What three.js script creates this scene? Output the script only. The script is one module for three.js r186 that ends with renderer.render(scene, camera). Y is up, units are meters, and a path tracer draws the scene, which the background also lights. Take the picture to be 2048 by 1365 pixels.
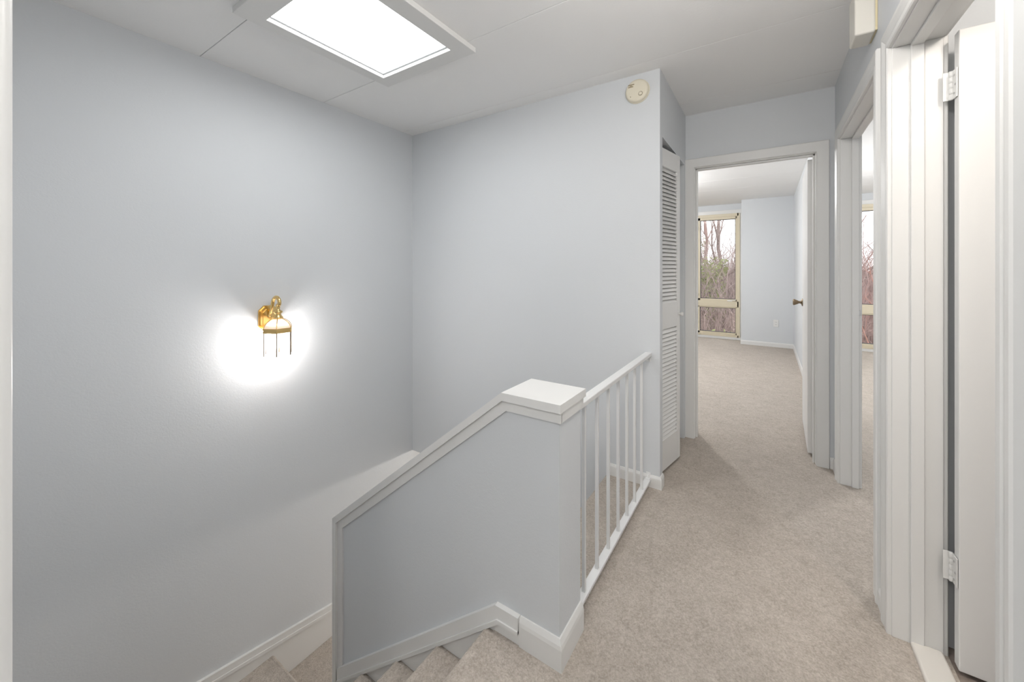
import * as THREE from 'three';
import { RoundedBoxGeometry } from 'three/addons/geometries/RoundedBoxGeometry.js';
import { mergeGeometries } from 'three/addons/utils/BufferGeometryUtils.js';
import { RectAreaLightUniformsLib } from 'three/addons/lights/RectAreaLightUniformsLib.js';

// ---------------------------------------------------------------- camera, sky, exposure
const scene = new THREE.Scene();
const FOCAL = 771;                                     // pixels in a 2048 x 1365 frame
const camera = new THREE.PerspectiveCamera(2 * Math.atan(682.5 / FOCAL) * 180 / Math.PI, 2048 / 1365, 0.02, 400);
camera.position.set(0, 1.28, 0);
camera.rotation.y = 33.43 * Math.PI / 180;
camera.setViewOffset(2048, 1365, 0, 145.5, 2048, 1365);   // rising-lens shift keeps the verticals upright

const SKY = 2.2;
scene.background = new THREE.Color().setRGB(0.97, 0.98, 1.0);
scene.backgroundIntensity = SKY;                        // even overcast sky

const renderer = new THREE.WebGLRenderer({ antialias: true });
renderer.toneMapping = THREE.LinearToneMapping;
renderer.toneMappingExposure = 1.04;
renderer.shadowMap.enabled = true;
RectAreaLightUniformsLib.init();

const PANEL_LIGHT = 6.4;      // skylight pane radiance, in place of daylight
const SCONCE_LIGHT = 0.43;      // wall lantern, candela
const BATH_LIGHT = 2.5;        // ceiling globes, candela
const BED_FILL = 7.6;
const BED2_FILL = 7;
const HALL_FILL = 1.25;
const REAR_FILL = 2.5;
const LOWER_LIGHT = 6;

// ---------------------------------------------------------------- helpers
let seed = 20240607;
const rnd = () => { seed = (seed * 1664525 + 1013904223) >>> 0; return seed / 4294967296; };
const rr = (a, b) => a + (b - a) * rnd();
const V = (x, y, z) => new THREE.Vector3(x, y, z);

function boxUV(g) {                                     // uv in metres on the dominant axis of each triangle
  if (g.index) g = g.toNonIndexed();
  const p = g.attributes.position, uv = new Float32Array(p.count * 2);
  const a = V(), b = V(), c = V();
  for (let i = 0; i < p.count; i += 3) {
    a.fromBufferAttribute(p, i); b.fromBufferAttribute(p, i + 1); c.fromBufferAttribute(p, i + 2);
    const n = b.clone().sub(a).cross(c.clone().sub(a));
    const ax = Math.abs(n.x), ay = Math.abs(n.y), az = Math.abs(n.z);
    [a, b, c].forEach((q, k) => {
      const [s, t] = ay >= ax && ay >= az ? [q.x, q.z] : ax >= az ? [q.z, q.y] : [q.x, q.y];
      uv[(i + k) * 2] = s; uv[(i + k) * 2 + 1] = t;
    });
  }
  g.setAttribute('uv', new THREE.BufferAttribute(uv, 2));
  return g;
}
function join(list) {
  const gs = list.map(g => {
    g = boxUV(g);
    for (const k of Object.keys(g.attributes)) if (!['position', 'normal', 'uv'].includes(k)) g.deleteAttribute(k);
    return g;
  });
  return gs.length === 1 ? gs[0] : mergeGeometries(gs);
}
function mesh(name, geoms, m, parent = scene) {
  const o = new THREE.Mesh(Array.isArray(geoms) ? join(geoms) : geoms, m);
  o.name = name; o.castShadow = o.receiveShadow = true;
  parent.add(o); return o;
}
function tag(o, label, category, extra = {}) { Object.assign(o.userData, { label, category }, extra); return o; }
function group(name, label, category, extra = {}) { const g = new THREE.Group(); g.name = name; scene.add(g); return tag(g, label, category, extra); }
const STRUCT = { kind: 'structure' };
function bx(x0, x1, y0, y1, z0, z1) {
  const g = new THREE.BoxGeometry(Math.abs(x1 - x0), Math.abs(y1 - y0), Math.abs(z1 - z0));
  return g.translate((x0 + x1) / 2, (y0 + y1) / 2, (z0 + z1) / 2);
}
function rb(x0, x1, y0, y1, z0, z1, r = 0.003, s = 2) {
  const w = Math.abs(x1 - x0), h = Math.abs(y1 - y0), d = Math.abs(z1 - z0);
  const g = new RoundedBoxGeometry(w, h, d, s, Math.min(r, w / 2.01, h / 2.01, d / 2.01));
  return g.translate((x0 + x1) / 2, (y0 + y1) / 2, (z0 + z1) / 2);
}
// sweep a closed profile [[a, b], ...] along dir; the ends can be mitred by the profile's a
function sweep(profile, origin, dir, length, axA, axB, m0 = 0, m1 = 0) {
  const pos = [], n = profile.length;
  const P = (i, e) => { const [a, b] = profile[i]; const t = e ? length + m1 * a : -m0 * a; return origin.clone().addScaledVector(dir, t).addScaledVector(axA, a).addScaledVector(axB, b); };
  const flip = dir.clone().dot(axA.clone().cross(axB)) < 0;
  const area = THREE.ShapeUtils.area(profile.map(p => new THREE.Vector2(...p)));
  const f = flip !== (area < 0);
  const tri = (a, b, c) => { for (const q of f ? [a, c, b] : [a, b, c]) pos.push(q.x, q.y, q.z); };
  for (let i = 0; i < n; i++) {
    const j = (i + 1) % n, a = P(i, 0), b = P(j, 0), c = P(j, 1), d = P(i, 1);
    tri(a, b, c); tri(a, c, d);
  }
  const cap = THREE.ShapeUtils.triangulateShape(profile.map(p => new THREE.Vector2(...p)), []);
  for (const [i, j, k] of cap) {
    const o = THREE.ShapeUtils.area([i, j, k].map(q => new THREE.Vector2(...profile[q]))) * area > 0;
    const [q1, q2] = o ? [j, k] : [k, j];
    tri(P(i, 0), P(q2, 0), P(q1, 0)); tri(P(i, 1), P(q1, 1), P(q2, 1));
  }
  const g = new THREE.BufferGeometry();
  g.setAttribute('position', new THREE.Float32BufferAttribute(pos, 3));
  g.computeVertexNormals();
  return g;
}
// polygon in the x-y plane, thick from z0 to z1
const polyXY = (pts, z0, z1) => sweep(pts, V(0, 0, z0), V(0, 0, 1), z1 - z0, V(1, 0, 0), V(0, 1, 0));
// polygon in the z-y plane, thick from x0 to x1
const polyZY = (pts, x0, x1) => sweep(pts, V(x0, 0, 0), V(1, 0, 0), x1 - x0, V(0, 0, 1), V(0, 1, 0));
// polygon in the x-z plane, thick from y0 to y1
const polyXZ = (pts, y0, y1) => sweep(pts, V(0, y0, 0), V(0, 1, 0), y1 - y0, V(1, 0, 0), V(0, 0, 1));
const lathe = (pts, seg = 24) => new THREE.LatheGeometry(pts.map(p => new THREE.Vector2(...p)), seg);
function tube(pts, r, seg = 24, rad = 10) { return new THREE.TubeGeometry(new THREE.CatmullRomCurve3(pts), seg, r, rad, false); }
function bar(a, b, r, rad = 8, r2 = r) {                // tapered round bar between two points
  const d = b.clone().sub(a), g = new THREE.CylinderGeometry(r2, r, d.length(), rad, 1);
  g.applyQuaternion(new THREE.Quaternion().setFromUnitVectors(V(0, 1, 0), d.clone().normalize()));
  return g.translate((a.x + b.x) / 2, (a.y + b.y) / 2, (a.z + b.z) / 2);
}

// ---------------------------------------------------------------- textures
function noiseGrid(n, period) {                        // tileable value noise, n x n pixels, period cells
  const g = new Float32Array(period * period); for (let i = 0; i < g.length; i++) g[i] = rnd();
  const out = new Float32Array(n * n), s = t => t * t * (3 - 2 * t);
  for (let y = 0; y < n; y++) for (let x = 0; x < n; x++) {
    const fx = x / n * period, fy = y / n * period, ix = Math.floor(fx), iy = Math.floor(fy), u = s(fx - ix), v = s(fy - iy);
    const G = (a, b) => g[(b % period) * period + (a % period)];
    out[y * n + x] = (G(ix, iy) * (1 - u) + G(ix + 1, iy) * u) * (1 - v) + (G(ix, iy + 1) * (1 - u) + G(ix + 1, iy + 1) * u) * v;
  }
  return out;
}
function layers(n, list) {
  const out = new Float32Array(n * n);
  for (const [period, w] of list) { const g = noiseGrid(n, period); for (let i = 0; i < out.length; i++) out[i] += (g[i] - 0.5) * w; }
  return out;
}
function toTex(n, f, metres, srgb) {
  const d = new Uint8Array(n * n * 4);
  for (let i = 0; i < n * n; i++) { const c = f(i); for (let k = 0; k < 3; k++) d[i * 4 + k] = Math.max(0, Math.min(255, Math.round(c[k]))); d[i * 4 + 3] = 255; }
  const t = new THREE.DataTexture(d, n, n);
  t.magFilter = THREE.LinearFilter; t.minFilter = THREE.LinearMipmapLinearFilter; t.generateMipmaps = true;
  t.wrapS = t.wrapT = THREE.RepeatWrapping; t.repeat.set(1 / metres, 1 / metres);
  if (srgb) t.colorSpace = THREE.SRGBColorSpace;
  t.needsUpdate = true; return t;
}
const CN = 1024;
const cFine = layers(CN, [[512, 1.0], [256, 0.9], [128, 0.5]]);
const cMid = layers(CN, [[64, 0.8], [24, 0.9], [8, 0.7]]);
const carpetMap = toTex(CN, i => { const v = cFine[i] * 22 + cMid[i] * 8; return [181 + v, 172 + v * 1.02, 162 + v * 1.05]; }, 1.3, true);
const carpetBump = toTex(CN, i => { const v = 128 + cFine[i] * 95 + cMid[i] * 40; return [v, v, v]; }, 1.3, false);
const wN = layers(512, [[256, 0.5], [128, 0.8], [64, 0.5]]);
const wallBump = toTex(512, i => { const v = 128 + wN[i] * 110; return [v, v, v]; }, 0.6, false);
const tN = layers(512, [[128, 0.6], [40, 0.8], [12, 0.6]]);
const tileMap = toTex(512, i => { const v = tN[i] * 26; return [150 + v, 138 + v, 130 + v]; }, 0.7, true);
const barkN = layers(256, [[128, 0.8], [48, 0.7], [16, 0.6]]);
const barkMap = toTex(256, i => { const v = barkN[i] * 60; return [128 + v, 112 + v, 106 + v]; }, 0.5, true);
const hillMap = toTex(512, (() => { const h = layers(512, [[256, 1], [96, 1], [24, 0.7]]); return i => { const v = h[i] * 60; return [138 + v, 118 + v, 112 + v]; }; })(), 40, true);
const soilMap = toTex(256, (() => { const h = layers(256, [[128, 1], [48, 1], [12, 0.7]]); return i => { const v = h[i] * 50; return [138 + v, 122 + v, 100 + v * 0.9]; }; })(), 4, true);

// ---------------------------------------------------------------- materials
const lin = (r, g, b) => new THREE.Color().setRGB(r, g, b);
const std = (o) => new THREE.MeshStandardMaterial(o);
const M = {
  wall: std({ color: lin(0.668, 0.692, 0.714), roughness: 0.55, bumpMap: wallBump, bumpScale: 0.0004 }),
  ceiling: std({ color: lin(0.92, 0.92, 0.915), roughness: 0.85, bumpMap: wallBump, bumpScale: 0.0004 }),
  trim: std({ color: lin(0.77, 0.77, 0.757), roughness: 0.35 }),
  door: std({ color: lin(0.79, 0.79, 0.78), roughness: 0.38 }),
  rail: std({ color: lin(0.80, 0.805, 0.805), roughness: 0.35 }),
  carpet: std({ map: carpetMap, bumpMap: carpetBump, bumpScale: 0.003, roughness: 1 }),
  tile: std({ map: tileMap, roughness: 0.4 }),
  stone: std({ color: lin(0.78, 0.75, 0.70), roughness: 0.3 }),
  brass: std({ color: lin(0.78, 0.56, 0.24), metalness: 1, roughness: 0.22 }),
  oldBrass: std({ color: lin(0.24, 0.18, 0.12), metalness: 1, roughness: 0.35 }),
  steel: std({ color: lin(0.62, 0.62, 0.62), metalness: 1, roughness: 0.35 }),
  cream: std({ color: lin(0.76, 0.71, 0.58), roughness: 0.45 }),
  creamDark: std({ color: lin(0.36, 0.30, 0.20), roughness: 0.6 }),
  chime: std({ color: lin(0.76, 0.74, 0.68), roughness: 0.5 }),
  chimeYellow: std({ color: lin(0.72, 0.64, 0.42), roughness: 0.5 }),
  beige: std({ color: lin(0.70, 0.63, 0.48), roughness: 0.45 }),
  gasket: std({ color: lin(0.03, 0.03, 0.035), roughness: 0.7 }),
  plastic: std({ color: lin(0.80, 0.80, 0.79), roughness: 0.4 }),
  bead: std({ color: lin(0.50, 0.52, 0.54), roughness: 0.7 }),
  dark: std({ color: lin(0.05, 0.05, 0.05), roughness: 0.7 }),
  glass: new THREE.MeshPhysicalMaterial({ color: 0xffffff, roughness: 0, transmission: 1, thickness: 0, ior: 1.45 }),
  domeGlass: new THREE.MeshPhysicalMaterial({ color: lin(0.95, 0.86, 0.80), roughness: 0.9, transmission: 0.16, thickness: 0, ior: 1.45 }),
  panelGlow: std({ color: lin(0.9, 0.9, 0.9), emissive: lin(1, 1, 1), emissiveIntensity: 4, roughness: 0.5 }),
  bulb: std({ color: lin(1, 1, 1), emissive: lin(1, 0.95, 0.9), emissiveIntensity: 14, roughness: 0.5 }),
  globe: std({ color: lin(0.9, 0.9, 0.9), emissive: lin(1, 0.93, 0.85), emissiveIntensity: 3, roughness: 0.5 }),
  bark: std({ map: barkMap, roughness: 1 }),
  twig: std({ color: lin(0.36, 0.24, 0.21), roughness: 1 }),
  twigRed: std({ color: lin(0.40, 0.22, 0.18), roughness: 1 }),
  ivy: new THREE.MeshPhysicalMaterial({ color: lin(0.30, 0.33, 0.13), roughness: 0.9, transmission: 0.3, thickness: 0 }),
  hill: std({ map: hillMap, roughness: 1 }),
  soil: std({ map: soilMap, roughness: 1 }),
};

// ---------------------------------------------------------------- plan (metres; -z runs down the hall, +x is right)
const C = 2.44;                       // ceiling height
const XL = -2.585;                    // stairwell left wall face
const ZB = -2.335;                    // stairwell back wall face
const XC = -0.515;                    // closet wall face
const XR = 0.364;                     // right wall face
const ZE = -3.18;                     // hall end wall face
const XF = -0.845;                    // top nosing of the stairs / floor edge
const HX = -0.553, HZ0 = -1.279, HZ1 = -1.113, HEND = -1.752;   // half wall
const LOW = -2.66;                    // lower floor
const SLAB = -0.31;                   // underside of the upper floor

// ---------------------------------------------------------------- floors
{
  const f = group('floor', 'beige cut-pile carpet running along the hall into the bedrooms', 'carpet', STRUCT);
  mesh('carpet', [
    rb(XF, XF + 0.06, SLAB, 0, HZ1, -0.042, 0.02, 3),
    rb(XF + 0.012, XF + 0.06, SLAB, 0, ZB, HZ1, 0.012, 2),
    bx(XF + 0.04, 0.50, SLAB, 0.0005, ZB, -0.042),
    bx(-0.80, 0.50, SLAB, 0, -0.042, 1.5),
    bx(XC - 0.10, 0.50, SLAB, 0, -3.16, ZB),
    bx(-1.25, XC - 0.10, SLAB, 0, -3.16, -2.435),
    bx(-3.75, 0.50, SLAB, 0, -8.0, -3.16),
    bx(0.50, 3.4, SLAB, 0, -8.0, -1.97),
    bx(-3.75, -1.25, SLAB, -0.02, -3.16, ZB - 0.1),
  ], M.carpet, f);
  const t = mesh('floor_bathroom', [bx(0.49, 2.3, -0.1, -0.004, -1.95, 0.1)], M.tile);
  tag(t, 'brown-grey bathroom floor beyond the white threshold', 'floor', STRUCT);
  const l = mesh('floor_lower', [bx(XL - 0.1, XF + 0.1, LOW - 0.1, LOW, -5.1, 0.05)], M.carpet);
  tag(l, 'beige carpet of the lower level at the foot of the stairs', 'floor', STRUCT);
}

// ---------------------------------------------------------------- ceiling: panels with open joints under a backing slab
{
  const c = group('ceiling', 'white panelled ceiling with thin joints across the hall', 'ceiling', STRUCT);
  mesh('backing', [bx(-3.9, 3.5, C + 0.012, C + 0.15, -8.2, 1.6)], M.ceiling, c);
  const pitch = 0.703, z0 = -0.82;
  for (let k = -4; k < 11; k++) {
    const a = Math.max(z0 - pitch * k, -8.2), b = Math.max(z0 - pitch * (k + 1), -8.2);
    if (a - b < 0.05) continue;
    mesh('ceiling_panel', [rb(-3.9, 3.5, C, C + 0.012, b + 0.0012, a - 0.0012, 0.003, 2)], M.ceiling, c);
  }
}

// ---------------------------------------------------------------- walls
const wall = (name, label, geoms) => tag(mesh(name, geoms, M.wall), label, 'wall', STRUCT);
wall('wall_left', 'blue-grey stairwell wall that carries the brass lantern', [bx(XL - 0.12, XL, LOW - 0.1, C, -5.1, 0.1)]);
wall('wall_back', 'blue-grey stairwell wall facing the half wall, with the round smoke detector', [
  bx(XL - 0.12, XC - 0.10, SLAB, C, ZB - 0.10, ZB), bx(XC - 0.10, XC, 0, C, ZB - 0.065, ZB)]);
wall('wall_closet', 'short wall above and around the louvered closet door', [
  bx(XC - 0.10, XC, 2.06, C, ZE, ZB - 0.065), bx(XC - 0.10, XC, 0, 2.06, ZE, -3.13),
  bx(-1.25, -1.20, 0, C, ZE, ZB - 0.09)]);
wall('wall_end', 'wall across the end of the hall around the bedroom doorway', [
  bx(-3.75, -0.465, 0, C, ZE - 0.115, ZE), bx(0.283, XR + 0.02, 0, C, ZE - 0.115, ZE), bx(-0.465, 0.283, 2.05, C, ZE - 0.115, ZE)]);
wall('wall_right', 'blue-grey wall on the right with two white doorways', [
  bx(XR, 0.45, 0, C, -8.1, -2.998), bx(XR, 0.45, 2.063, C, -2.998, -2.042), bx(XR, 0.45, 0, C, -2.042, -1.955),
  bx(XR, 0.488, 0, C, -1.955, -1.863), bx(XR, 0.488, 2.063, C, -1.863, -1.072), bx(XR, 0.488, 0, C, -1.072, 1.5)]);
wall('wall_front', 'wall beside the camera along the near side of the stairs', [
  bx(XL, -0.79, LOW - 0.1, C, -0.042, 0.08), bx(-0.90, -0.79, 0, C, 0.08, 1.5)]);
wall('wall_behind', 'wall closing the hall behind the camera', [bx(-0.95, 0.6, 0, C, 1.4, 1.55)]);
wall('wall_pier', 'projecting bedroom wall with the white outlet beside the window', [rb(-0.355, XR + 0.01, 0, C, -7.99, -7.58, 0.004)]);
wall('wall_bedroom_left', 'left wall of the far bedroom', [bx(-3.80, -3.70, 0, C, -8.1, -3.18)]);
wall('wall_bathroom', 'walls of the bathroom behind the nearest doorway', [
  bx(0.45, 2.35, 0, C, -2.0, -1.9), bx(2.2, 2.35, 0, C, -1.92, 0.05), bx(0.48, 2.35, 0, C, -0.05, 0.08)]);
wall('wall_second_bedroom', 'walls of the second bedroom seen through the middle doorway', [
  bx(3.3, 3.45, 0, C, -8.1, -1.9), bx(2.3, 3.4, 0, C, -2.0, -1.9)]);
wall('wall_lower_right', 'wall below the hall floor beside the lower flight', [bx(XF + 0.07, XF + 0.17, LOW - 0.1, SLAB, -5.05, -0.042)]);
wall('wall_lower_far', 'far wall of the lower level beyond the stairs', [bx(XL - 0.1, XF + 0.1, LOW - 0.1, SLAB + 0.02, -5.2, -5.05)]);

// far wall with window openings: [x0, x1] of each unit
const WIN_W = 0.738, WIN_Y0 = 0.045, WIN_Y1 = 2.265, ZW = -7.97;
const units = [[-1.13, 1], [1.10, 2], [-1.90, 3], [-2.67, 4], [1.90, 5]];
{
  const xs = units.map(u => u[0]).sort((a, b) => a - b), parts = [bx(-3.8, 3.45, -0.3, WIN_Y0, ZW - 0.2, ZW), bx(-3.8, 3.45, WIN_Y1, C, ZW - 0.2, ZW)];
  let x = -3.8;
  for (const a of xs) { parts.push(bx(x, a, WIN_Y0, WIN_Y1, ZW - 0.2, ZW)); x = a + WIN_W; }
  parts.push(bx(x, 3.45, WIN_Y0, WIN_Y1, ZW - 0.2, ZW));
  wall('wall_far', 'outer wall of the bedrooms with the tall beige windows', parts);
}

// ---------------------------------------------------------------- half wall beside the stairs
{
  const g = group('wall_stair', 'sloped grey half wall with a white cap at the top of the stairs', 'half wall', STRUCT);
  const capY = 0.821, sl = 0.794, kneeX = -0.765;
  const yAt = x => capY - sl * (kneeX - x);
  mesh('wall_core', [polyXY([[HX, -0.3], [HX, capY], [kneeX, capY], [HEND, yAt(HEND)], [HEND, LOW], [XF, LOW], [XF, -0.3]], HZ0, HZ1)], M.wall, g);
  // cap board: level block, sloped run and vertical end, one profile with mitred bends
  const T = 0.028, k = Math.hypot(1, sl), tn = T * k;
  const endX = HEND, outX = HEND - T;
  const capPts = [[HX + 0.013, capY], [HX + 0.013, capY + T], [kneeX - 0.002, capY + T], [outX, yAt(outX) + tn], [outX, LOW], [endX, LOW], [endX, yAt(endX)], [kneeX, capY]];
  mesh('cap', [polyXY(capPts, HZ0 - 0.02, HZ1 + 0.02)], M.trim, g);
  // bed moulding under the cap on the stair side, the hall end and the void side
  const mh = 0.036, mk = mh * k;
  const face = (z0, z1) => polyXY([[HX + 0.008, capY], [kneeX, capY], [endX, yAt(endX)], [endX, LOW], [endX + mh, LOW], [endX + mh, yAt(endX + mh) - mk], [kneeX + 0.011, capY - mh], [HX + 0.008, capY - mh]], z0, z1);
  mesh('moulding', [face(HZ1 - 0.002, HZ1 + 0.009)], M.trim, g);
  mesh('moulding', [face(HZ0 - 0.009, HZ0 + 0.002)], M.trim, g);
  mesh('moulding', [bx(HX - 0.002, HX + 0.008, capY - mh, capY, HZ0, HZ1)], M.trim, g);
  // baseboard of the hall end and its return, then the sloped skirt above the treads
  const bb = [[0, 0], [0, 0.098], [0.005, 0.098], [0.012, 0.082], [0.014, 0.07], [0.014, 0]];
  mesh('baseboard', [sweep(bb, V(HX, 0, HZ1), V(0, 0, -1), HZ1 - HZ0, V(1, 0, 0), V(0, 1, 0), 1, 0)], M.trim, g);
  mesh('baseboard', [sweep(bb, V(HX, 0, HZ1), V(-1, 0, 0), 0.145, V(0, 0, 1), V(0, 1, 0), 1, 0)], M.trim, g);
  const x0 = -0.795, y0 = 0.098, ss = 0.809, yS = x => y0 - ss * (x0 - x);
  mesh('skirt_board', [polyXY([[-0.698, -0.05], [-0.698, y0 - 0.004], [x0, y0 - 0.004], [HEND + 0.01, yS(HEND + 0.01) - 0.004], [HEND + 0.01, yS(HEND + 0.01) - 0.55], [-1.1, -0.6]], HZ1 - 0.002, HZ1 + 0.010)], M.trim, g);
  const w1 = 0.055, w1k = w1 * Math.hypot(1, ss);
  mesh('skirt_moulding', [
    polyXY([[-0.700, y0], [x0, y0], [HEND + 0.01, yS(HEND + 0.01)], [HEND + 0.01, yS(HEND + 0.01) - w1k], [x0 + 0.018, y0 - w1], [-0.700, y0 - w1]], HZ1, HZ1 + 0.018),
    polyXY([[-0.700, y0 - w1 + 0.012], [x0 + 0.01, y0 - w1 + 0.012], [HEND + 0.01, yS(HEND + 0.01) - w1k + 0.015], [HEND + 0.01, yS(HEND + 0.01) - w1k], [x0 + 0.018, y0 - w1], [-0.700, y0 - w1]], HZ1, HZ1 + 0.023)], M.trim, g);
}

// ---------------------------------------------------------------- staircase: straight flight, two winders, lower flight
{
  const s = group('staircase', 'carpeted stairs winding down to the left behind the half wall', 'stairs');
  const RISE = 0.19, RUN = 0.235, zn = -0.042;
  for (let k = 1; k <= 4; k++) {
    const xn = XF - RUN * k;
    mesh('step', [rb(xn, xn + RUN + 0.03, -RISE * k - 0.34, -RISE * k, HZ1 - 0.0, zn, 0.018, 3)], M.carpet, s);
  }
  const px = -1.785, pz = -1.19;                         // pivot of the winders at the end of the half wall
  mesh('winder_step', [polyXZ([[px, HZ1 + 0.024], [px + 0.03, HZ1 + 0.024], [px + 0.03, zn], [XL + 0.002, zn], [px, pz]], -RISE * 5 - 0.35, -RISE * 5)], M.carpet, s);
  mesh('winder_step', [polyXZ([[px, pz], [XL + 0.002, zn - 0.02], [XL + 0.002, pz + 0.02], [px, pz + 0.02]], -RISE * 6 - 0.35, -RISE * 6),
    bar(V(XL + 0.002, -RISE * 6 - 0.018, pz + 0.012), V(px, -RISE * 6 - 0.018, pz + 0.012), 0.018, 12)], M.carpet, s);
  let z = pz + 0.03;
  for (let k = 7; k <= 13; k++) {
    const d = k === 7 ? 0.46 : RUN;
    mesh('step', [rb(XL + 0.002, px, -RISE * k - 0.34, -RISE * k, z - d, z + 0.02, 0.018, 3)], M.carpet, s);
    z -= d;
  }
}
{ // skirt on the left wall, rising gently round the winders
  const t = group('trim_stair', 'white sloped skirting along the left wall above the stair carpet', 'skirting', STRUCT);
  const y = z => -0.968 - 0.173 * (-0.803 - z), za = -0.05, zb = -1.66;
  mesh('skirt_board', [polyZY([[za, y(za) - 0.05], [zb, y(zb) - 0.05], [zb, -1.5], [za, -1.3]], XL - 0.002, XL + 0.010)], M.trim, t);
  mesh('skirt_moulding', [polyZY([[za, y(za)], [zb, y(zb)], [zb, y(zb) - 0.036], [za, y(za) - 0.036]], XL, XL + 0.017),
    polyZY([[za, y(za) - 0.036], [zb, y(zb) - 0.036], [zb, y(zb) - 0.056], [za, y(za) - 0.056]], XL, XL + 0.022)], M.trim, t);
}

// ---------------------------------------------------------------- metal railing
{
  const r = group('stair_railing', 'white metal railing with square balusters between half wall and back wall', 'railing');
  mesh('top_rail', [rb(-0.598, -0.560, 0.766, 0.787, ZB, HZ0 + 0.004, 0.004)], M.rail, r);
  mesh('bottom_rail', [rb(-0.597, -0.563, 0.036, 0.050, ZB + 0.012, HZ0 + 0.004, 0.003)], M.rail, r);
  for (let k = 0; k < 7; k++) {
    const z = -1.376 - 0.1348 * k;
    mesh('baluster', [rb(-0.5865, -0.5735, 0.048, 0.768, z - 0.0065, z + 0.0065, 0.0015)], M.rail, r);
  }
  for (const [y0, y1] of [[0.733, 0.767], [0.050, 0.082]])
    mesh('bracket', [rb(-0.592, -0.566, y0, y1, ZB, ZB + 0.004, 0.001), rb(-0.592, -0.566, y0 > 0.5 ? y1 - 0.004 : y0, y0 > 0.5 ? y1 : y0 + 0.004, ZB, ZB + 0.03, 0.001),
      polyZY(y0 > 0.5 ? [[ZB, y0], [ZB, y1], [ZB + 0.028, y1]] : [[ZB, y0], [ZB, y1], [ZB + 0.028, y0]], -0.581, -0.577),
      lathe([[0, 0.004], [0.003, 0.003], [0.004, 0]], 10).rotateX(Math.PI / 2).translate(-0.572, (y0 + y1) / 2, ZB + 0.004)], M.rail, r);
}

// ---------------------------------------------------------------- baseboards
const bbP = [[0, 0], [0, 0.07], [0.005, 0.07], [0.011, 0.058], [0.012, 0.05], [0.012, 0]];
const baseboard = (name, label, list) => { const o = mesh(name, list.map(([o, d, l, out, m0, m1]) => sweep(bbP, o, d, l, out, V(0, 1, 0), m0 || 0, m1 || 0)), M.trim); return tag(o, label, 'baseboard', STRUCT); };
baseboard('baseboard_back', 'white baseboard wrapping the stairwell wall corner by the closet', [
  [V(XF + 0.035, 0, ZB), V(1, 0, 0), XC - XF - 0.035, V(0, 0, 1), 0, 1], [V(XC, 0, ZB), V(0, 0, -1), 0.055, V(1, 0, 0), 1, 0]]);
baseboard('baseboard_right', 'short white baseboard in the corner by the bedroom doorway', [
  [V(XR, 0, ZE), V(0, 0, 1), 0.118, V(-1, 0, 0)], [V(XR, 0, -1.995), V(0, 0, 1), 0.06, V(-1, 0, 0)], [V(XR, 0, -1.0), V(0, 0, 1), 2.3, V(-1, 0, 0)]]);
baseboard('baseboard_end', 'sliver of white baseboard beside the bedroom door casing', [[V(0.338, 0, ZE), V(1, 0, 0), 0.026, V(0, 0, 1)]]);
baseboard('baseboard_pier', 'white baseboard below the bedroom outlet', [
  [V(-0.355, 0, -7.58), V(1, 0, 0), 0.72, V(0, 0, 1), 1, 0], [V(-0.355, 0, -7.58), V(0, 0, -1), 0.38, V(-1, 0, 0), 1, 0]]);
baseboard('baseboard_bedroom', 'white baseboard along the right bedroom wall behind the open door', [[V(XR, 0, -7.58), V(0, 0, 1), 4.2, V(-1, 0, 0)]]);

// ---------------------------------------------------------------- door frames
// local frame: x along the wall, y up, z out of the wall towards the hall; the opening runs from 0 to w
const casP = [[0, 0], [0, 0.010], [0.004, 0.013], [0.020, 0.013], [0.024, 0.010], [0.030, 0.012], [0.050, 0.017], [0.062, 0.017], [0.066, 0.013], [0.066, 0]];
const flatP = [[0, 0], [0, 0.012], [0.004, 0.015], [0.062, 0.015], [0.066, 0.012], [0.066, 0]];
function doorFrame(name, label, w, h, depth, pos, turn, prof, stopAt) {
  const g = group(name, label, 'door frame', STRUCT);
  g.position.copy(pos); g.rotation.y = turn;
  const R = 0.005;                                       // reveal between jamb edge and casing
  for (const z of [0, -depth]) {
    const ax = V(0, 0, z === 0 ? 1 : -1);
    mesh('casing_side', [sweep(prof, V(-R, 0, z), V(0, 1, 0), h + R, V(-1, 0, 0), ax, 0, 1)], M.trim, g);
    mesh('casing_side', [sweep(prof, V(w + R, 0, z), V(0, 1, 0), h + R, V(1, 0, 0), ax, 0, 1)], M.trim, g);
    mesh('casing_head', [sweep(prof, V(-R, h + R, z), V(1, 0, 0), w + 2 * R, V(0, 1, 0), ax, 1, 1)], M.trim, g);
  }
  mesh('jamb', [rb(-0.018, 0, 0, h, -depth, 0, 0.002)], M.trim, g);
  mesh('jamb', [rb(w, w + 0.018, 0, h, -depth, 0, 0.002)], M.trim, g);
  mesh('head_jamb', [rb(-0.018, w + 0.018, h, h + 0.018, -depth, 0, 0.002)], M.trim, g);
  const s0 = -stopAt, s1 = -stopAt - 0.032;
  mesh('door_stop', [rb(0, 0.011, 0, h, s1, s0, 0.002), rb(w - 0.011, w, 0, h, s1, s0, 0.002), rb(0, w, h - 0.011, h, s1, s0, 0.002)], M.trim, g);
  return g;
}
// door knob set: axis along +z from the door face
function knob(parent, m, x, y, z, dir) {
  const prof = [[0, 0], [0.031, 0], [0.031, 0.003], [0.026, 0.008], [0.014, 0.010], [0.010, 0.018], [0.010, 0.026], [0.014, 0.032], [0.021, 0.046], [0.026, 0.058], [0.026, 0.062], [0.020, 0.066], [0, 0.066]];
  const k = mesh('knob', [lathe(prof, 28).rotateX(Math.PI / 2 * dir).translate(x, y, z)], m, parent);
  return k;
}
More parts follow.
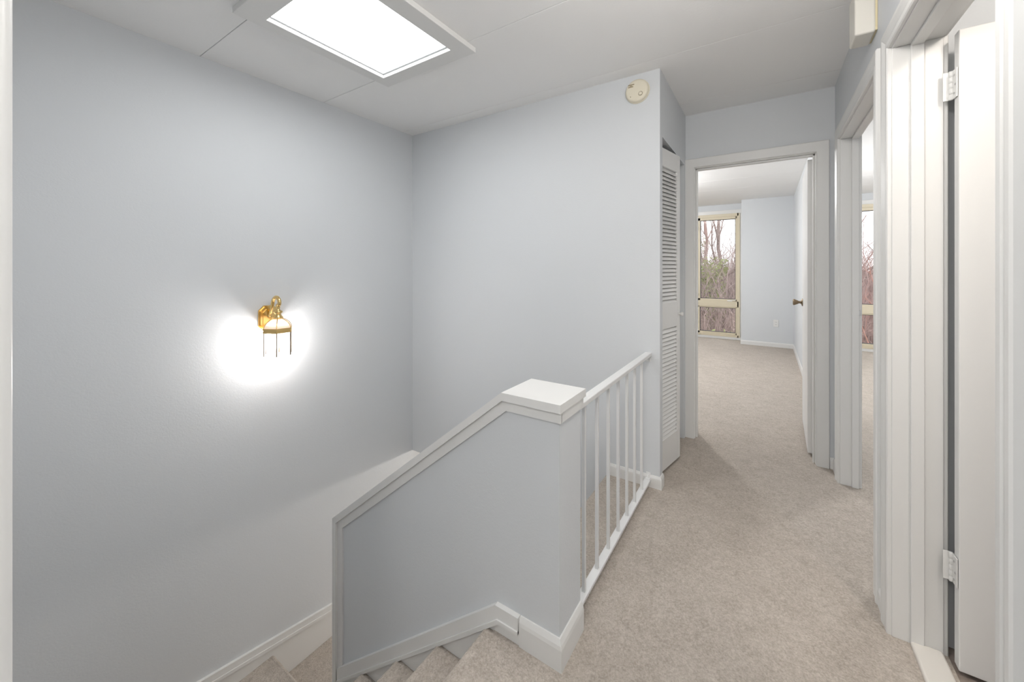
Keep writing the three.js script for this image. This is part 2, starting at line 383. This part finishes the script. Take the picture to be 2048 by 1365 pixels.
// bedroom doorway at the end of the hall
doorFrame('trim_1', 'white casing of the bedroom doorway at the end of the hall', 0.712, 2.032, 0.115, V(-0.447, 0, ZE), 0, flatP, 0.03);
// second bedroom doorway, middle of the right wall
const f2 = doorFrame('trim_2', 'white casing of the middle doorway on the right wall', 0.92, 2.045, 0.086, V(XR, 0, -2.98), -Math.PI / 2, casP, 0.052);
// bathroom doorway, nearest on the right
const f3 = doorFrame('trim_3', 'white casing of the nearest doorway on the right beside the camera', 0.755, 2.045, 0.124, V(XR, 0, -1.845), -Math.PI / 2, casP, 0.045);
{ // strike plate on the middle doorway's far jamb
  const p = mesh('strike_plate', [rb(-0.0005, 0.002, 0.992, 1.045, -0.083, -0.052, 0.001), rb(-0.003, 0.001, 1.004, 1.035, -0.094, -0.082, 0.001),
    rb(0, 0.004, 1.000, 1.037, -0.080, -0.068, 0.001)], M.steel, f2);
  mesh('latch_hole', [rb(0, 0.0035, 1.006, 1.031, -0.067, -0.056, 0.001)], M.oldBrass, p);
}
function hinge(parent, x, y, z, side) {                  // painted butt hinge: two leaves, five knuckles, screws
  const h = mesh('hinge', [rb(x - 0.002, x + 0.030 * side, y - 0.045, y + 0.045, z - 0.0015, z + 0.0015, 0.001)].concat(
    [0, 1, 2, 3, 4].map(k => lathe([[0, 0], [0.0065, 0.0005], [0.0065, 0.0165], [0, 0.017]], 14).translate(x, y - 0.0445 + k * 0.0178, z)),
    [-0.03, 0, 0.03].map(d => lathe([[0, 0.002], [0.003, 0.0015], [0.004, 0]], 10).rotateX(Math.PI / 2).translate(x + 0.018 * side, y + d, z + 0.001))), M.trim, parent);
  return h;
}
// bedroom door, standing open against the right
{
  const d = group('door_1', 'white bedroom door standing open with a dark brass knob', 'door', STRUCT);
  d.position.set(0.268, 0, ZE - 0.13); d.rotation.y = (90 - 1.3) * Math.PI / 180;      // local +x runs into the bedroom
  // local: x from hinge to latch edge, z = thickness (+z faces -x world side)
  mesh('door_leaf', [rb(0.004, 0.708, 0.018, 2.022, -0.034, 0, 0.002)], M.door, d);
  for (const y of [0.24, 1.02, 1.80]) hinge(d, 0.0, y, 0.002, 1);
  knob(d, M.oldBrass, 0.648, 1.0, -0.034, -1);
  knob(d, M.oldBrass, 0.648, 1.0, 0.0, 1);
}
// bathroom door, open 90 degrees into the bathroom
{
  const d = group('door_2', 'white bathroom door standing open beyond the nearest doorway', 'door', STRUCT);
  d.position.set(0.503, 0, -1.822);
  mesh('door_leaf', [rb(0.002, 0.742, 0.012, 2.032, 0.0, 0.036, 0.003)], M.door, d);
  for (const y of [0.315, 1.87]) {
    const h = mesh('hinge', [rb(0.0005, 0.0035, y - 0.046, y + 0.046, 0.006, 0.034, 0.001).translate(-0.003, 0, 0), rb(-0.022, 0.0, y - 0.046, y + 0.046, -0.006, -0.003, 0.001)].concat(
      [0, 1, 2, 3, 4].map(k => lathe([[0, 0], [0.0065, 0.0005], [0.0065, 0.0175], [0, 0.018]], 14).translate(-0.004, y - 0.046 + k * 0.0185, 0.0))), M.trim, d);
    mesh('screw', [-0.03, -0.004, 0.028].map((q, i) => lathe([[0, 0.0018], [0.0028, 0.0012], [0.004, 0]], 10).rotateZ(Math.PI / 2).translate(-0.003, y + q, 0.016 + 0.008 * (i % 2))), M.steel, h);
  }
  knob(d, M.oldBrass, 0.68, 1.0, 0.036, 1);
}
tag(mesh('trim_threshold', [rb(0.408, 0.486, -0.01, 0.016, -1.845, -1.09, 0.008, 3)], M.stone), 'white threshold strip between hall carpet and bathroom floor', 'threshold', STRUCT);
tag(mesh('trim_corner', [rb(-0.81, -0.745, 0, C, -0.056, 0.06, 0.012, 4)], M.trim), 'white rounded corner casing at the left edge beside the camera', 'casing', STRUCT);

// ---------------------------------------------------------------- louvered closet door
{
  const b = group('closet_door', 'white louvered bifold closet door standing slightly ajar', 'closet door');
  const H = V(-0.565, 0, -2.425), T = V(-0.497, 0, -2.772), E2 = V(-0.565, 0, -3.118);
  function panel(A, B, withKnob) {
    const p = new THREE.Group(), w = A.distanceTo(B);
    p.position.copy(A); p.rotation.y = Math.atan2(-(B.z - A.z), B.x - A.x); b.add(p); p.name = 'door_panel';
    // local: x from A to B, +z is the hall side when B lies further down the hall
    const st = 0.045, t = 0.014, y0 = 0.022, y1 = 2.028;
    const fr = (n, x0, x1, a, c) => mesh(n, [rb(x0, x1, a, c, -t, t, 0.002)], M.trim, p);
    fr('stile', 0.002, st, y0, y1); fr('stile', w - st, w - 0.002, y0, y1);
    fr('rail', st, w - st, 1.915, y1); fr('rail', st, w - st, 0.90, 1.06); fr('rail', st, w - st, y0, 0.21);
    const sg = boxUV(rb(st, w - st, -0.0032, 0.0032, -0.0205, 0.0205, 0.002, 1).rotateX(1.0));
    for (const [a, c, n] of [[1.06, 1.915, 34], [0.21, 0.90, 27]])
      for (let k = 0; k < n; k++) { const o = mesh('slat', sg, M.trim, p); o.position.y = a + (c - a) * (k + 0.5) / n; }
    if (withKnob) mesh('knob', [lathe([[0, 0], [0.007, 0], [0.006, 0.012], [0.013, 0.018], [0.015, 0.024], [0.012, 0.030], [0, 0.032]], 18).rotateX(Math.PI / 2).translate(w - 0.022, 0.978, t)], M.trim, p);
    return p;
  }
  panel(H, T, true); panel(T, E2, false);
}

// ---------------------------------------------------------------- windows
function makeWindow(n, x0, label) {
  const g = group('window_' + n, label, 'window', STRUCT);
  g.position.set(x0, 0, ZW);
  const W = WIN_W, y0 = WIN_Y0, y1 = WIN_Y1, zi = 0.035, zo = -0.06;
  const A = [0.098, W - 0.070, 0.722, 2.168], B = [0.088, W - 0.070, 0.117, 0.563];
  mesh('window_frame', [rb(0, 0.05, y0, y1, zo, zi, 0.003), rb(W - 0.045, W, y0, y1, zo, zi, 0.003), rb(0.02, W - 0.02, y1 - 0.05, y1, zo, zi, 0.003),
    rb(0.02, W - 0.02, y0, y0 + 0.036, zo, zi, 0.003), rb(0.02, W - 0.02, B[3] + 0.018, A[2] - 0.035, zo, zi, 0.003)], M.beige, g);
  for (const [a, b, c, d] of [A, B]) {
    const s = mesh('sash', [rb(0.045, a, c - 0.036, d + 0.048, -0.045, 0.022, 0.003), rb(b, W - 0.04, c - 0.036, d + 0.048, -0.045, 0.022, 0.003),
      rb(0.05, W - 0.05, d, d + 0.048, -0.045, 0.022, 0.003), rb(0.05, W - 0.05, c - 0.036, c, -0.045, 0.022, 0.003)], M.beige, g);
    const q = 0.007;
    mesh('gasket', [bx(a, a + q, c, d, -0.03, 0.012), bx(b - q, b, c, d, -0.03, 0.012), bx(a, b, d - q, d, -0.03, 0.012), bx(a, b, c, c + q, -0.03, 0.012)], M.gasket, s);
    mesh('pane', [bx(a, b, c, d, -0.006, -0.004)], M.glass, s);
  }
  for (const y of [0.80, 2.02]) mesh('catch', [rb(0.055, 0.075, y - 0.03, y + 0.03, 0.02, 0.034, 0.003), rb(0.058, 0.072, y - 0.004, y + 0.018, 0.03, 0.052, 0.003)], M.cream, g);
  mesh('crank_handle', [rb(W - 0.20, W - 0.12, A[2] - 0.036, A[2] - 0.018, 0.02, 0.05, 0.006), bar(V(W - 0.14, A[2] - 0.02, 0.05), V(W - 0.06, A[2] - 0.008, 0.06), 0.005)], M.plastic, g);
  mesh('casing', [rb(-0.03, W + 0.032, y1, y1 + 0.066, -0.01, 0.02, 0.003), rb(W, W + 0.032, 0, y1, -0.01, 0.02, 0.003), rb(-0.03, 0, 0, y1, -0.01, 0.02, 0.003), rb(-0.03, W + 0.032, 0, y0, -0.01, 0.03, 0.003)], M.trim, g);
  return g;
}
makeWindow(1, -1.13, 'tall beige-framed bedroom window seen through the end doorway');
makeWindow(2, 1.10, 'beige-framed window seen through the narrow middle doorway');
makeWindow(3, -1.90, 'beige bedroom window hidden left of the end doorway');
makeWindow(4, -2.67, 'beige bedroom window near the left bedroom corner, hidden from the hall');
makeWindow(5, 1.90, 'beige second-bedroom window hidden by the door casings');

// ---------------------------------------------------------------- skylight: a glowing pane and area light stand in for the daylight
{
  const g = group('skylight_panel', 'bright white rectangular skylight in a white frame over the stairs, its daylight given by a glowing pane', 'ceiling light');
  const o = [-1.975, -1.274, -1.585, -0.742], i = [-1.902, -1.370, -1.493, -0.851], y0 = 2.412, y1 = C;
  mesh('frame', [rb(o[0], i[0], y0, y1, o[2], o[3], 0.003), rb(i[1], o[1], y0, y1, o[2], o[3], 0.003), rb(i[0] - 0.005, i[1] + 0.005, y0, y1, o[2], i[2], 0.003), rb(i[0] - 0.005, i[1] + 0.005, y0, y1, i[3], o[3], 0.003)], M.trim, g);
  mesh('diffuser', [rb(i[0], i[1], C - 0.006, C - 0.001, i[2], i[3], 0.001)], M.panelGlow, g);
  const q = 0.009, yb = C - 0.0085;
  mesh('bead', [bx(i[0], i[0] + q, yb, C - 0.005, i[2], i[3]), bx(i[1] - q, i[1], yb, C - 0.005, i[2], i[3]), bx(i[0] + q, i[1] - q, yb, C - 0.005, i[2], i[2] + q), bx(i[0] + q, i[1] - q, yb, C - 0.005, i[3] - q, i[3])], M.bead, g);
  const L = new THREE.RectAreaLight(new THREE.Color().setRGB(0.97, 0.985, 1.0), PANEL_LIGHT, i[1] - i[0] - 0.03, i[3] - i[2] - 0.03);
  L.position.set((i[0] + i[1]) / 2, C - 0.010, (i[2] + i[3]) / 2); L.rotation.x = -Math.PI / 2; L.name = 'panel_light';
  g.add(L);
}

// ---------------------------------------------------------------- wall lantern
{
  const g = group('wall_lantern', 'polished brass wall lantern with glowing glass sides on the stairwell wall', 'wall lamp');
  g.position.set(XL, 0, -1.163);
  const ax = 0.125;                                      // axis distance from the wall
  const oct = (w, h, c) => [[-w + c, -h], [w - c, -h], [w, -h + c], [w, h - c], [w - c, h], [-w + c, h], [-w, h - c], [-w, -h + c]];
  const plate = (w, h, c, x0, x1, y) => sweep(oct(w, h, c), V(x0, y, 0), V(1, 0, 0), x1 - x0, V(0, 0, 1), V(0, 1, 0));
  mesh('backplate', [plate(0.056, 0.077, 0.028, 0, 0.010, 0.973), plate(0.050, 0.071, 0.025, 0.009, 0.018, 0.973), plate(0.036, 0.056, 0.02, 0.017, 0.022, 0.973)], M.brass, g);
  const hex = (r, y) => Array.from({ length: 6 }, (_, k) => V(ax + r * Math.cos(Math.PI / 6 + k * Math.PI / 3), y, r * Math.sin(Math.PI / 6 + k * Math.PI / 3)));
  const hexRing = (r0, r1, y0, y1) => {                   // hexagonal band, hollow
    const gs = []; const a = hex(r1, y0), b = hex(r0, y0);
    for (let k = 0; k < 6; k++) { const j = (k + 1) % 6; gs.push(polyXZ([[a[k].x, a[k].z], [a[j].x, a[j].z], [b[j].x, b[j].z], [b[k].x, b[k].z]], y0, y1)); }
    return gs;
  };
  mesh('rim', [...hexRing(0.066, 0.085, 0.897, 0.906), ...hexRing(0.066, 0.081, 0.905, 0.914), ...hexRing(0.066, 0.085, 0.913, 0.924)], M.brass, g);
  // scroll arm from the plate over the top of the lantern
  const arm = [V(0.016, 0.985, 0), V(0.035, 1.010, 0), V(0.055, 1.045, 0), V(0.066, 1.080, 0), V(0.090, 1.102, 0), V(0.122, 1.102, 0), V(0.142, 1.082, 0), V(0.140, 1.062, 0), V(0.124, 1.056, 0)];
  mesh('arm', [tube(arm, 0.0105, 40, 12), new THREE.SphereGeometry(0.012, 14, 10).translate(0.124, 1.056, 0), new THREE.SphereGeometry(0.014, 14, 10).translate(0.020, 0.985, 0)], M.brass, g);
  mesh('cap', [lathe([[0, 0.972], [0.026, 0.975], [0.030, 0.984], [0.022, 0.992], [0.017, 1.000], [0.018, 1.008], [0.026, 1.014], [0.024, 1.022], [0.012, 1.028], [0.010, 1.040], [0.014, 1.046], [0.010, 1.054], [0, 1.058]], 24).translate(ax, 0, 0)], M.brass, g);
  // domed roof: six glass panels between curved ribs
  const prof = [[0.080, 0.924], [0.074, 0.940], [0.063, 0.955], [0.047, 0.967], [0.026, 0.977]];
  for (let k = 0; k < 6; k++) {
    const a0 = Math.PI / 6 + k * Math.PI / 3, a1 = a0 + Math.PI / 3, pos = [];
    const P = (i, a) => V(ax + prof[i][0] * Math.cos(a), prof[i][1], prof[i][0] * Math.sin(a));
    for (let i = 0; i < prof.length - 1; i++) for (const q of [P(i, a0), P(i + 1, a0), P(i + 1, a1), P(i, a0), P(i + 1, a1), P(i, a1)]) pos.push(q.x, q.y, q.z);
    const bg = new THREE.BufferGeometry(); bg.setAttribute('position', new THREE.Float32BufferAttribute(pos, 3)); bg.computeVertexNormals();
    mesh('roof_glass', [bg], M.domeGlass, g);
    mesh('roof_rib', [tube(prof.map((_, i) => P(i, a0)), 0.0026, 14, 6)], M.brass, g);
  }
  // six clear side panes with scalloped lower edges, came bars at the corners
  const R = 0.077, hv = hex(R, 0);
  for (let k = 0; k < 6; k++) {
    const a = hv[k], b = hv[(k + 1) % 6], pts = [], w = a.distanceTo(b);
    for (let i = 0; i <= 10; i++) { const s = i / 10; pts.push([s * w, 0.765 - 0.010 * Math.sin(Math.PI * s)]); }
    pts.push([w, 0.898], [0, 0.898]);
    const d = b.clone().sub(a).normalize(), nrm = V(d.z, 0, -d.x);
    mesh('side_pane', [sweep(pts, a.clone(), nrm, 0.0022, d, V(0, 1, 0))], M.glass, g);
    const o = V(a.x - ax, 0, a.z).normalize(), q = V(-o.z, 0, o.x);
    mesh('came', [sweep([[-0.0032, 0], [0.0032, 0], [0.0022, 0.0035], [-0.0022, 0.0035]], V(a.x, 0.760, a.z), V(0, 1, 0), 0.140, q, o)], M.oldBrass, g);
  }
  for (let k = 0; k < 2; k++) {
    const z = k ? 0.024 : -0.024;
    mesh('socket', [lathe([[0, 0.90], [0.011, 0.90], [0.011, 0.862], [0, 0.862]].reverse(), 14).translate(ax, 0, z)], M.plastic, g);
    mesh('bulb', [lathe([[0, 0.785], [0.006, 0.790], [0.013, 0.806], [0.016, 0.824], [0.013, 0.845], [0.009, 0.862], [0, 0.863]], 18).translate(ax, 0, z)], M.bulb, g);
    const L = new THREE.PointLight(new THREE.Color().setRGB(1.0, 0.955, 0.93), SCONCE_LIGHT / 2, 0, 2);
    L.position.set(ax, 0.822, z); L.castShadow = true; L.shadow.radius = 0.6; L.name = 'lantern_light'; g.add(L);
  }
}

// ---------------------------------------------------------------- ceiling globes outside the frame; those of bedrooms and hall are added fill lights
function ceilingGlobe(name, label, x, y, z, color, power, drop = 0) {
  const g = group(name, label, 'ceiling light');
  g.position.set(x, y, z);
  mesh('base', [lathe([[0, -0.02], [0.10, -0.02], [0.10, 0], [0, 0]], 28)], M.trim, g);
  if (drop) mesh('stem', [bar(V(0, -0.015, 0), V(0, -drop - 0.025, 0), 0.008, 12)], M.brass, g);
  mesh('shade', [lathe([[0, -0.12], [0.06, -0.112], [0.105, -0.085], [0.12, -0.05], [0.105, -0.02], [0, -0.02]], 32).translate(0, -drop, 0)], M.globe, g);
  const L = new THREE.PointLight(color, power, 0, 2);
  L.position.set(0, -drop - 0.07, 0); L.castShadow = true; L.shadow.radius = 5; L.name = 'globe_light'; g.add(L);
}
const WARM = lin(1.0, 0.91, 0.82), COOL = lin(1.0, 0.99, 0.985), NEUTRAL = lin(1.0, 0.955, 0.91);
ceilingGlobe('ceiling_globe', 'round bathroom ceiling light behind the nearest doorway', 0.90, C, -0.72, WARM, BATH_LIGHT);
ceilingGlobe('ceiling_globe_001', 'added fill globe brightening the far bedroom, unseen left of the doorway view', -1.6, C, -5.3, COOL, BED_FILL, 0.12);  // invented lamp, lifts the bedroom beyond what the windows give
ceilingGlobe('ceiling_globe_002', 'added unseen fill globe brightening the second bedroom', 2.0, C, -5.4, COOL, BED2_FILL, 0.4);  // invented lamp, brightens the room behind the middle doorway
ceilingGlobe('ceiling_globe_003', 'added fill globe for the hall just above the top of the view', 0.0, C, -0.98, NEUTRAL, HALL_FILL, 0.2);  // added out of view to raise the ambient light down the hall
ceilingGlobe('ceiling_globe_004', 'added fill globe for the hall behind the camera', -0.15, C, 0.95, NEUTRAL, REAR_FILL);  // added behind the camera as fill for the half wall front
ceilingGlobe('ceiling_globe_005', 'round ceiling light of the lower level under the stairs', -1.5, SLAB, -3.9, WARM, LOWER_LIGHT);

// ---------------------------------------------------------------- smoke detector, chime box, outlet, floor register
{
  const g = group('smoke_detector', 'round cream smoke detector high on the stairwell wall', 'smoke detector');
  g.position.set(-0.642, 2.335, ZB); 
  const face = [[0, 0.030], [0.050, 0.029], [0.062, 0.025], [0.067, 0.018], [0.068, 0.004], [0.066, 0], [0, 0]].reverse();
  mesh('body', [lathe(face, 48).rotateX(Math.PI / 2)], M.cream, g);
  mesh('mounting_ring', [lathe([[0.060, 0], [0.071, 0], [0.071, 0.006], [0.060, 0.006]], 48).rotateX(Math.PI / 2)], M.cream, g);
  mesh('vent', [rb(-0.048, -0.012, 0.033, 0.040, 0.0260, 0.0308, 0.002), rb(-0.048, -0.018, 0.021, 0.028, 0.0265, 0.0312, 0.002), rb(-0.037, -0.027, 0.022, 0.039, 0.0265, 0.0314, 0.002)], M.creamDark, g);
  mesh('button_groove', [new THREE.TorusGeometry(0.0115, 0.0014, 6, 28).translate(0.024, -0.026, 0.0295)], M.creamDark, g);
  mesh('test_button', [lathe([[0, 0.0335], [0.009, 0.033], [0.011, 0.028], [0, 0.028]].reverse(), 20).rotateX(Math.PI / 2).translate(0.024, -0.026, 0)], M.cream, g);
  mesh('indicator', [new THREE.SphereGeometry(0.0025, 8, 6).translate(-0.034, -0.034, 0.029)], M.creamDark, g);
}
{
  const g = group('door_chime', 'off-white door chime box high on the right wall above the middle doorway', 'door chime');
  g.position.set(XR, 0, -2.108);
  mesh('cover', [rb(-0.069, -0.006, 2.212, 2.405, -0.062, 0.062, 0.008, 3)], M.chime, g);
  mesh('base', [rb(-0.008, 0, 2.218, 2.400, -0.058, 0.058, 0.002)], M.chimeYellow, g);
}
{
  const g = group('wall_outlet', 'white electrical outlet on the bedroom wall beside the window', 'outlet');
  g.position.set(0.128, 0.388, -7.58);
  mesh('plate', [rb(-0.036, 0.036, -0.058, 0.058, 0, 0.006, 0.003)], M.plastic, g);
  for (const y of [-0.02, 0.02]) {
    const s = mesh('socket', [rb(-0.017, 0.017, y - 0.014, y + 0.014, 0.004, 0.009, 0.003)], M.plastic, g);
    mesh('slot', [bx(-0.008, -0.005, y - 0.005, y + 0.005, 0.0085, 0.0093), bx(0.005, 0.008, y - 0.005, y + 0.005, 0.0085, 0.0093)], M.dark, s);
  }
}
{
  const g = group('floor_register', 'small metal floor register in the bedroom carpet by the window', 'floor vent');
  g.position.set(-1.16, 0, -7.17);
  mesh('frame', [rb(-0.15, 0.15, 0.0, 0.006, -0.058, -0.045, 0.002), rb(-0.15, 0.15, 0.0, 0.006, 0.045, 0.058, 0.002), rb(-0.15, -0.136, 0, 0.006, -0.05, 0.05, 0.002), rb(0.136, 0.15, 0, 0.006, -0.05, 0.05, 0.002)], M.steel, g);
  mesh('throat', [bx(-0.14, 0.14, 0.0, 0.001, -0.05, 0.05)], M.dark, g);
  for (let k = 0; k < 9; k++) mesh('louvre', [rb(-0.137, 0.137, 0.001, 0.005, -0.043 + k * 0.0105, -0.038 + k * 0.0105, 0.001)], M.steel, g);
}

// ---------------------------------------------------------------- outdoors
function branches(root, dir, len, rad, depth, out, tips, spread = 0.6, up = 0.12) {
  let p = root.clone(), d = dir.clone();
  const n = depth > 3 ? 5 : 3;
  for (let i = 0; i < n; i++) {
    const q = p.clone().addScaledVector(d, len / n);
    const r0 = rad * (1 - 0.55 * i / n), r1 = rad * (1 - 0.55 * (i + 1) / n);
    out.push(bar(p, q, r0, depth > 2 ? 7 : 4, r1));
    if (depth > 0 && i > (depth > 3 ? 1 : 0)) {
      const c = depth > 3 ? 2 : rnd() < 0.8 ? 2 : 1;
      for (let k = 0; k < c; k++) {
        const nd = d.clone().add(V(rr(-1, 1), rr(-0.35, 0.8), rr(-1, 1)).normalize().multiplyScalar(spread + 0.35)).normalize();
        branches(q, nd, len * (depth > 3 ? rr(0.26, 0.4) : rr(0.45, 0.7)), r1 * rr(0.42, 0.6), depth - 1, out, tips, spread, up);
      }
    }
    d = d.clone().add(V(rr(-0.25, 0.25), rr(-0.1, 0.2) + up * 0.4, rr(-0.25, 0.25))).normalize();
    p = q;
  }
  tips.push(p);
}
function ivyGeom(points, n, size) {                       // small bent leaves round a line of points
  const pos = [];
  for (let i = 0; i < n; i++) {
    const [c, r] = points[Math.floor(rnd() * points.length)], a = rr(0, 6.283), q = r * Math.sqrt(rnd()) + 0.05;
    const o = V(c.x + Math.cos(a) * q, c.y + rr(-0.4, 0.4), c.z + Math.sin(a) * q), s = size * rr(0.6, 1.3);
    const u = V(rr(-1, 1), rr(-1, 1), rr(-1, 1)).normalize(), v = V(rr(-1, 1), rr(-1, 1), rr(-1, 1)).cross(u).normalize();
    const P = (x, y) => o.clone().addScaledVector(u, x * s).addScaledVector(v, y * s);
    for (const t of [P(-1, 0), P(0, -0.7), P(1, 0), P(-1, 0), P(1, 0), P(0, 0.7)]) pos.push(t.x, t.y, t.z);
  }
  const g = new THREE.BufferGeometry(); g.setAttribute('position', new THREE.Float32BufferAttribute(pos, 3)); g.computeVertexNormals();
  return g;
}
const groundY = z => -5.6 + Math.max(0, (-z - 14)) * 0.09;
function tree(name, label, x, z, h, rad, depth, ivyN, m, lean = 0) {
  const g = group(name, label, 'tree'); g.position.set(x, groundY(z), z);
  const out = [], tips = [];
  branches(V(0, -0.2, 0), V(lean, 1, 0).normalize(), h, rad, depth, out, tips);
  mesh('trunk_and_branches', out, m, g);
  if (ivyN) {
    const pts = []; for (let i = 0; i < 40; i++) { const t = i / 39; pts.push([V(lean * h * 0.75 * t, h * 0.78 * t, 0), rad * 1.5 + 0.55 * (1 - t * 0.55)]); }
    const o = mesh('ivy', [ivyGeom(pts, ivyN, 0.085)], M.ivy, g); o.userData.kind = 'stuff';
  }
  return g;
}
tree('ivy_tree', 'ivy-clad bare tree in the middle of the bedroom window', -2.25, -21, 8.2, 0.20, 5, 2600, M.bark, 0.02);
tree('ivy_tree_001', 'slimmer ivy-clad tree at the right edge of the bedroom window', -0.97, -14.6, 5.6, 0.10, 4, 1300, M.bark, -0.02);
tree('bare_tree', 'bare forked tree leaning into the right of the bedroom window', -1.75, -25, 9.2, 0.17, 5, 0, M.bark, -0.10);
tree('bare_tree_001', 'bare brown tree at the left of the bedroom window', -4.7, -34, 9.5, 0.17, 5, 700, M.twig, 0.05);
tree('bare_tree_002', 'bare dark tree behind the second bedroom window', 4.0, -24, 9.0, 0.14, 5, 0, M.bark, -0.12);
tree('bare_tree_003', 'reddish bare tree low behind the second bedroom window', 2.55, -15.5, 5.0, 0.08, 5, 0, M.twigRed, 0.05);
tree('bare_tree_004', 'reddish bare tree at the right of the second bedroom window', 3.15, -18.5, 5.4, 0.09, 5, 0, M.twigRed, -0.05);
tree('bare_tree_005', 'bare brown tree at the left of the second bedroom window', 3.7, -30, 8.0, 0.13, 5, 0, M.twig, 0.06);
{ // thicket of twigs behind the trees: too many to count
  const shrub = []; for (let k = 0; k < 9; k++) { const tips = []; branches(V(rr(-0.2, 0.2), 0, rr(-0.2, 0.2)), V(rr(-0.5, 0.5), 1, rr(-0.5, 0.5)).normalize(), rr(1.0, 1.7), 0.022, 2, shrub, tips, 0.7); }
  const sg = join(shrub);
  const N = 460, im = new THREE.InstancedMesh(sg, std({ color: 0xffffff, roughness: 1 }), N), m4 = new THREE.Matrix4(), col = new THREE.Color();
  for (let i = 0; i < N; i++) {
    const z = rr(-33, -19), x = rr(-0.19, 0.24) * -z, s = rr(1.1, 2.3) * (rnd() < 0.3 ? 1.35 : 1);
    m4.compose(V(x, groundY(z) - 0.1, z), new THREE.Quaternion().setFromAxisAngle(V(0, 1, 0), rr(0, 6.28)), V(s, s * rr(0.9, 1.3), s));
    im.setMatrixAt(i, m4);
    const t = rr(0.75, 1.25), red = x > 1 ? 1.08 : 1; col.setRGB(0.36 * t * red, 0.28 * t, 0.26 * t); im.setColorAt(i, col);
  }
  im.name = 'thicket'; im.castShadow = im.receiveShadow = true; scene.add(im);
  tag(im, 'tangled pinkish-brown winter thicket beyond the windows', 'thicket', { kind: 'stuff' });
}
{
  const pos = [], idx = [], nx = 30, nz = 30;
  for (let j = 0; j <= nz; j++) for (let i = 0; i <= nx; i++) { const z = -8.6 - j * 1.6, x = -28 + i * 1.9; pos.push(x, groundY(z) + rr(-0.08, 0.08), z); }
  for (let j = 0; j < nz; j++) for (let i = 0; i < nx; i++) { const a = j * (nx + 1) + i; idx.push(a, a + 1, a + nx + 1, a + 1, a + nx + 2, a + nx + 1); }
  const g = new THREE.BufferGeometry(); g.setAttribute('position', new THREE.Float32BufferAttribute(pos, 3)); g.setIndex(idx); g.computeVertexNormals();
  tag(mesh('ground_outside', [g], M.soil), 'brown winter ground outside the windows', 'ground', STRUCT);
}
{ // wooded ridge on the horizon
  const pos = [], idx = [], n = 160;
  for (let i = 0; i <= n; i++) { const x = -60 + i * 0.9, y = 0.7 + 0.5 * Math.sin(x * 0.11) + rr(-0.35, 0.35); pos.push(x, -8, -56, x, -3, -60, x, y, -68 + rr(-0.8, 0.8), x, -8, -74); }
  for (let i = 0; i < n; i++) for (let k = 0; k < 3; k++) { const a = i * 4 + k; idx.push(a, a + 4, a + 1, a + 1, a + 4, a + 5); }
  const g = new THREE.BufferGeometry(); g.setAttribute('position', new THREE.Float32BufferAttribute(pos, 3)); g.setIndex(idx); g.computeVertexNormals();
  tag(mesh('ridge', [g], M.hill), 'distant reddish-brown wooded ridge on the skyline', 'hill', STRUCT);
}

renderer.render(scene, camera);
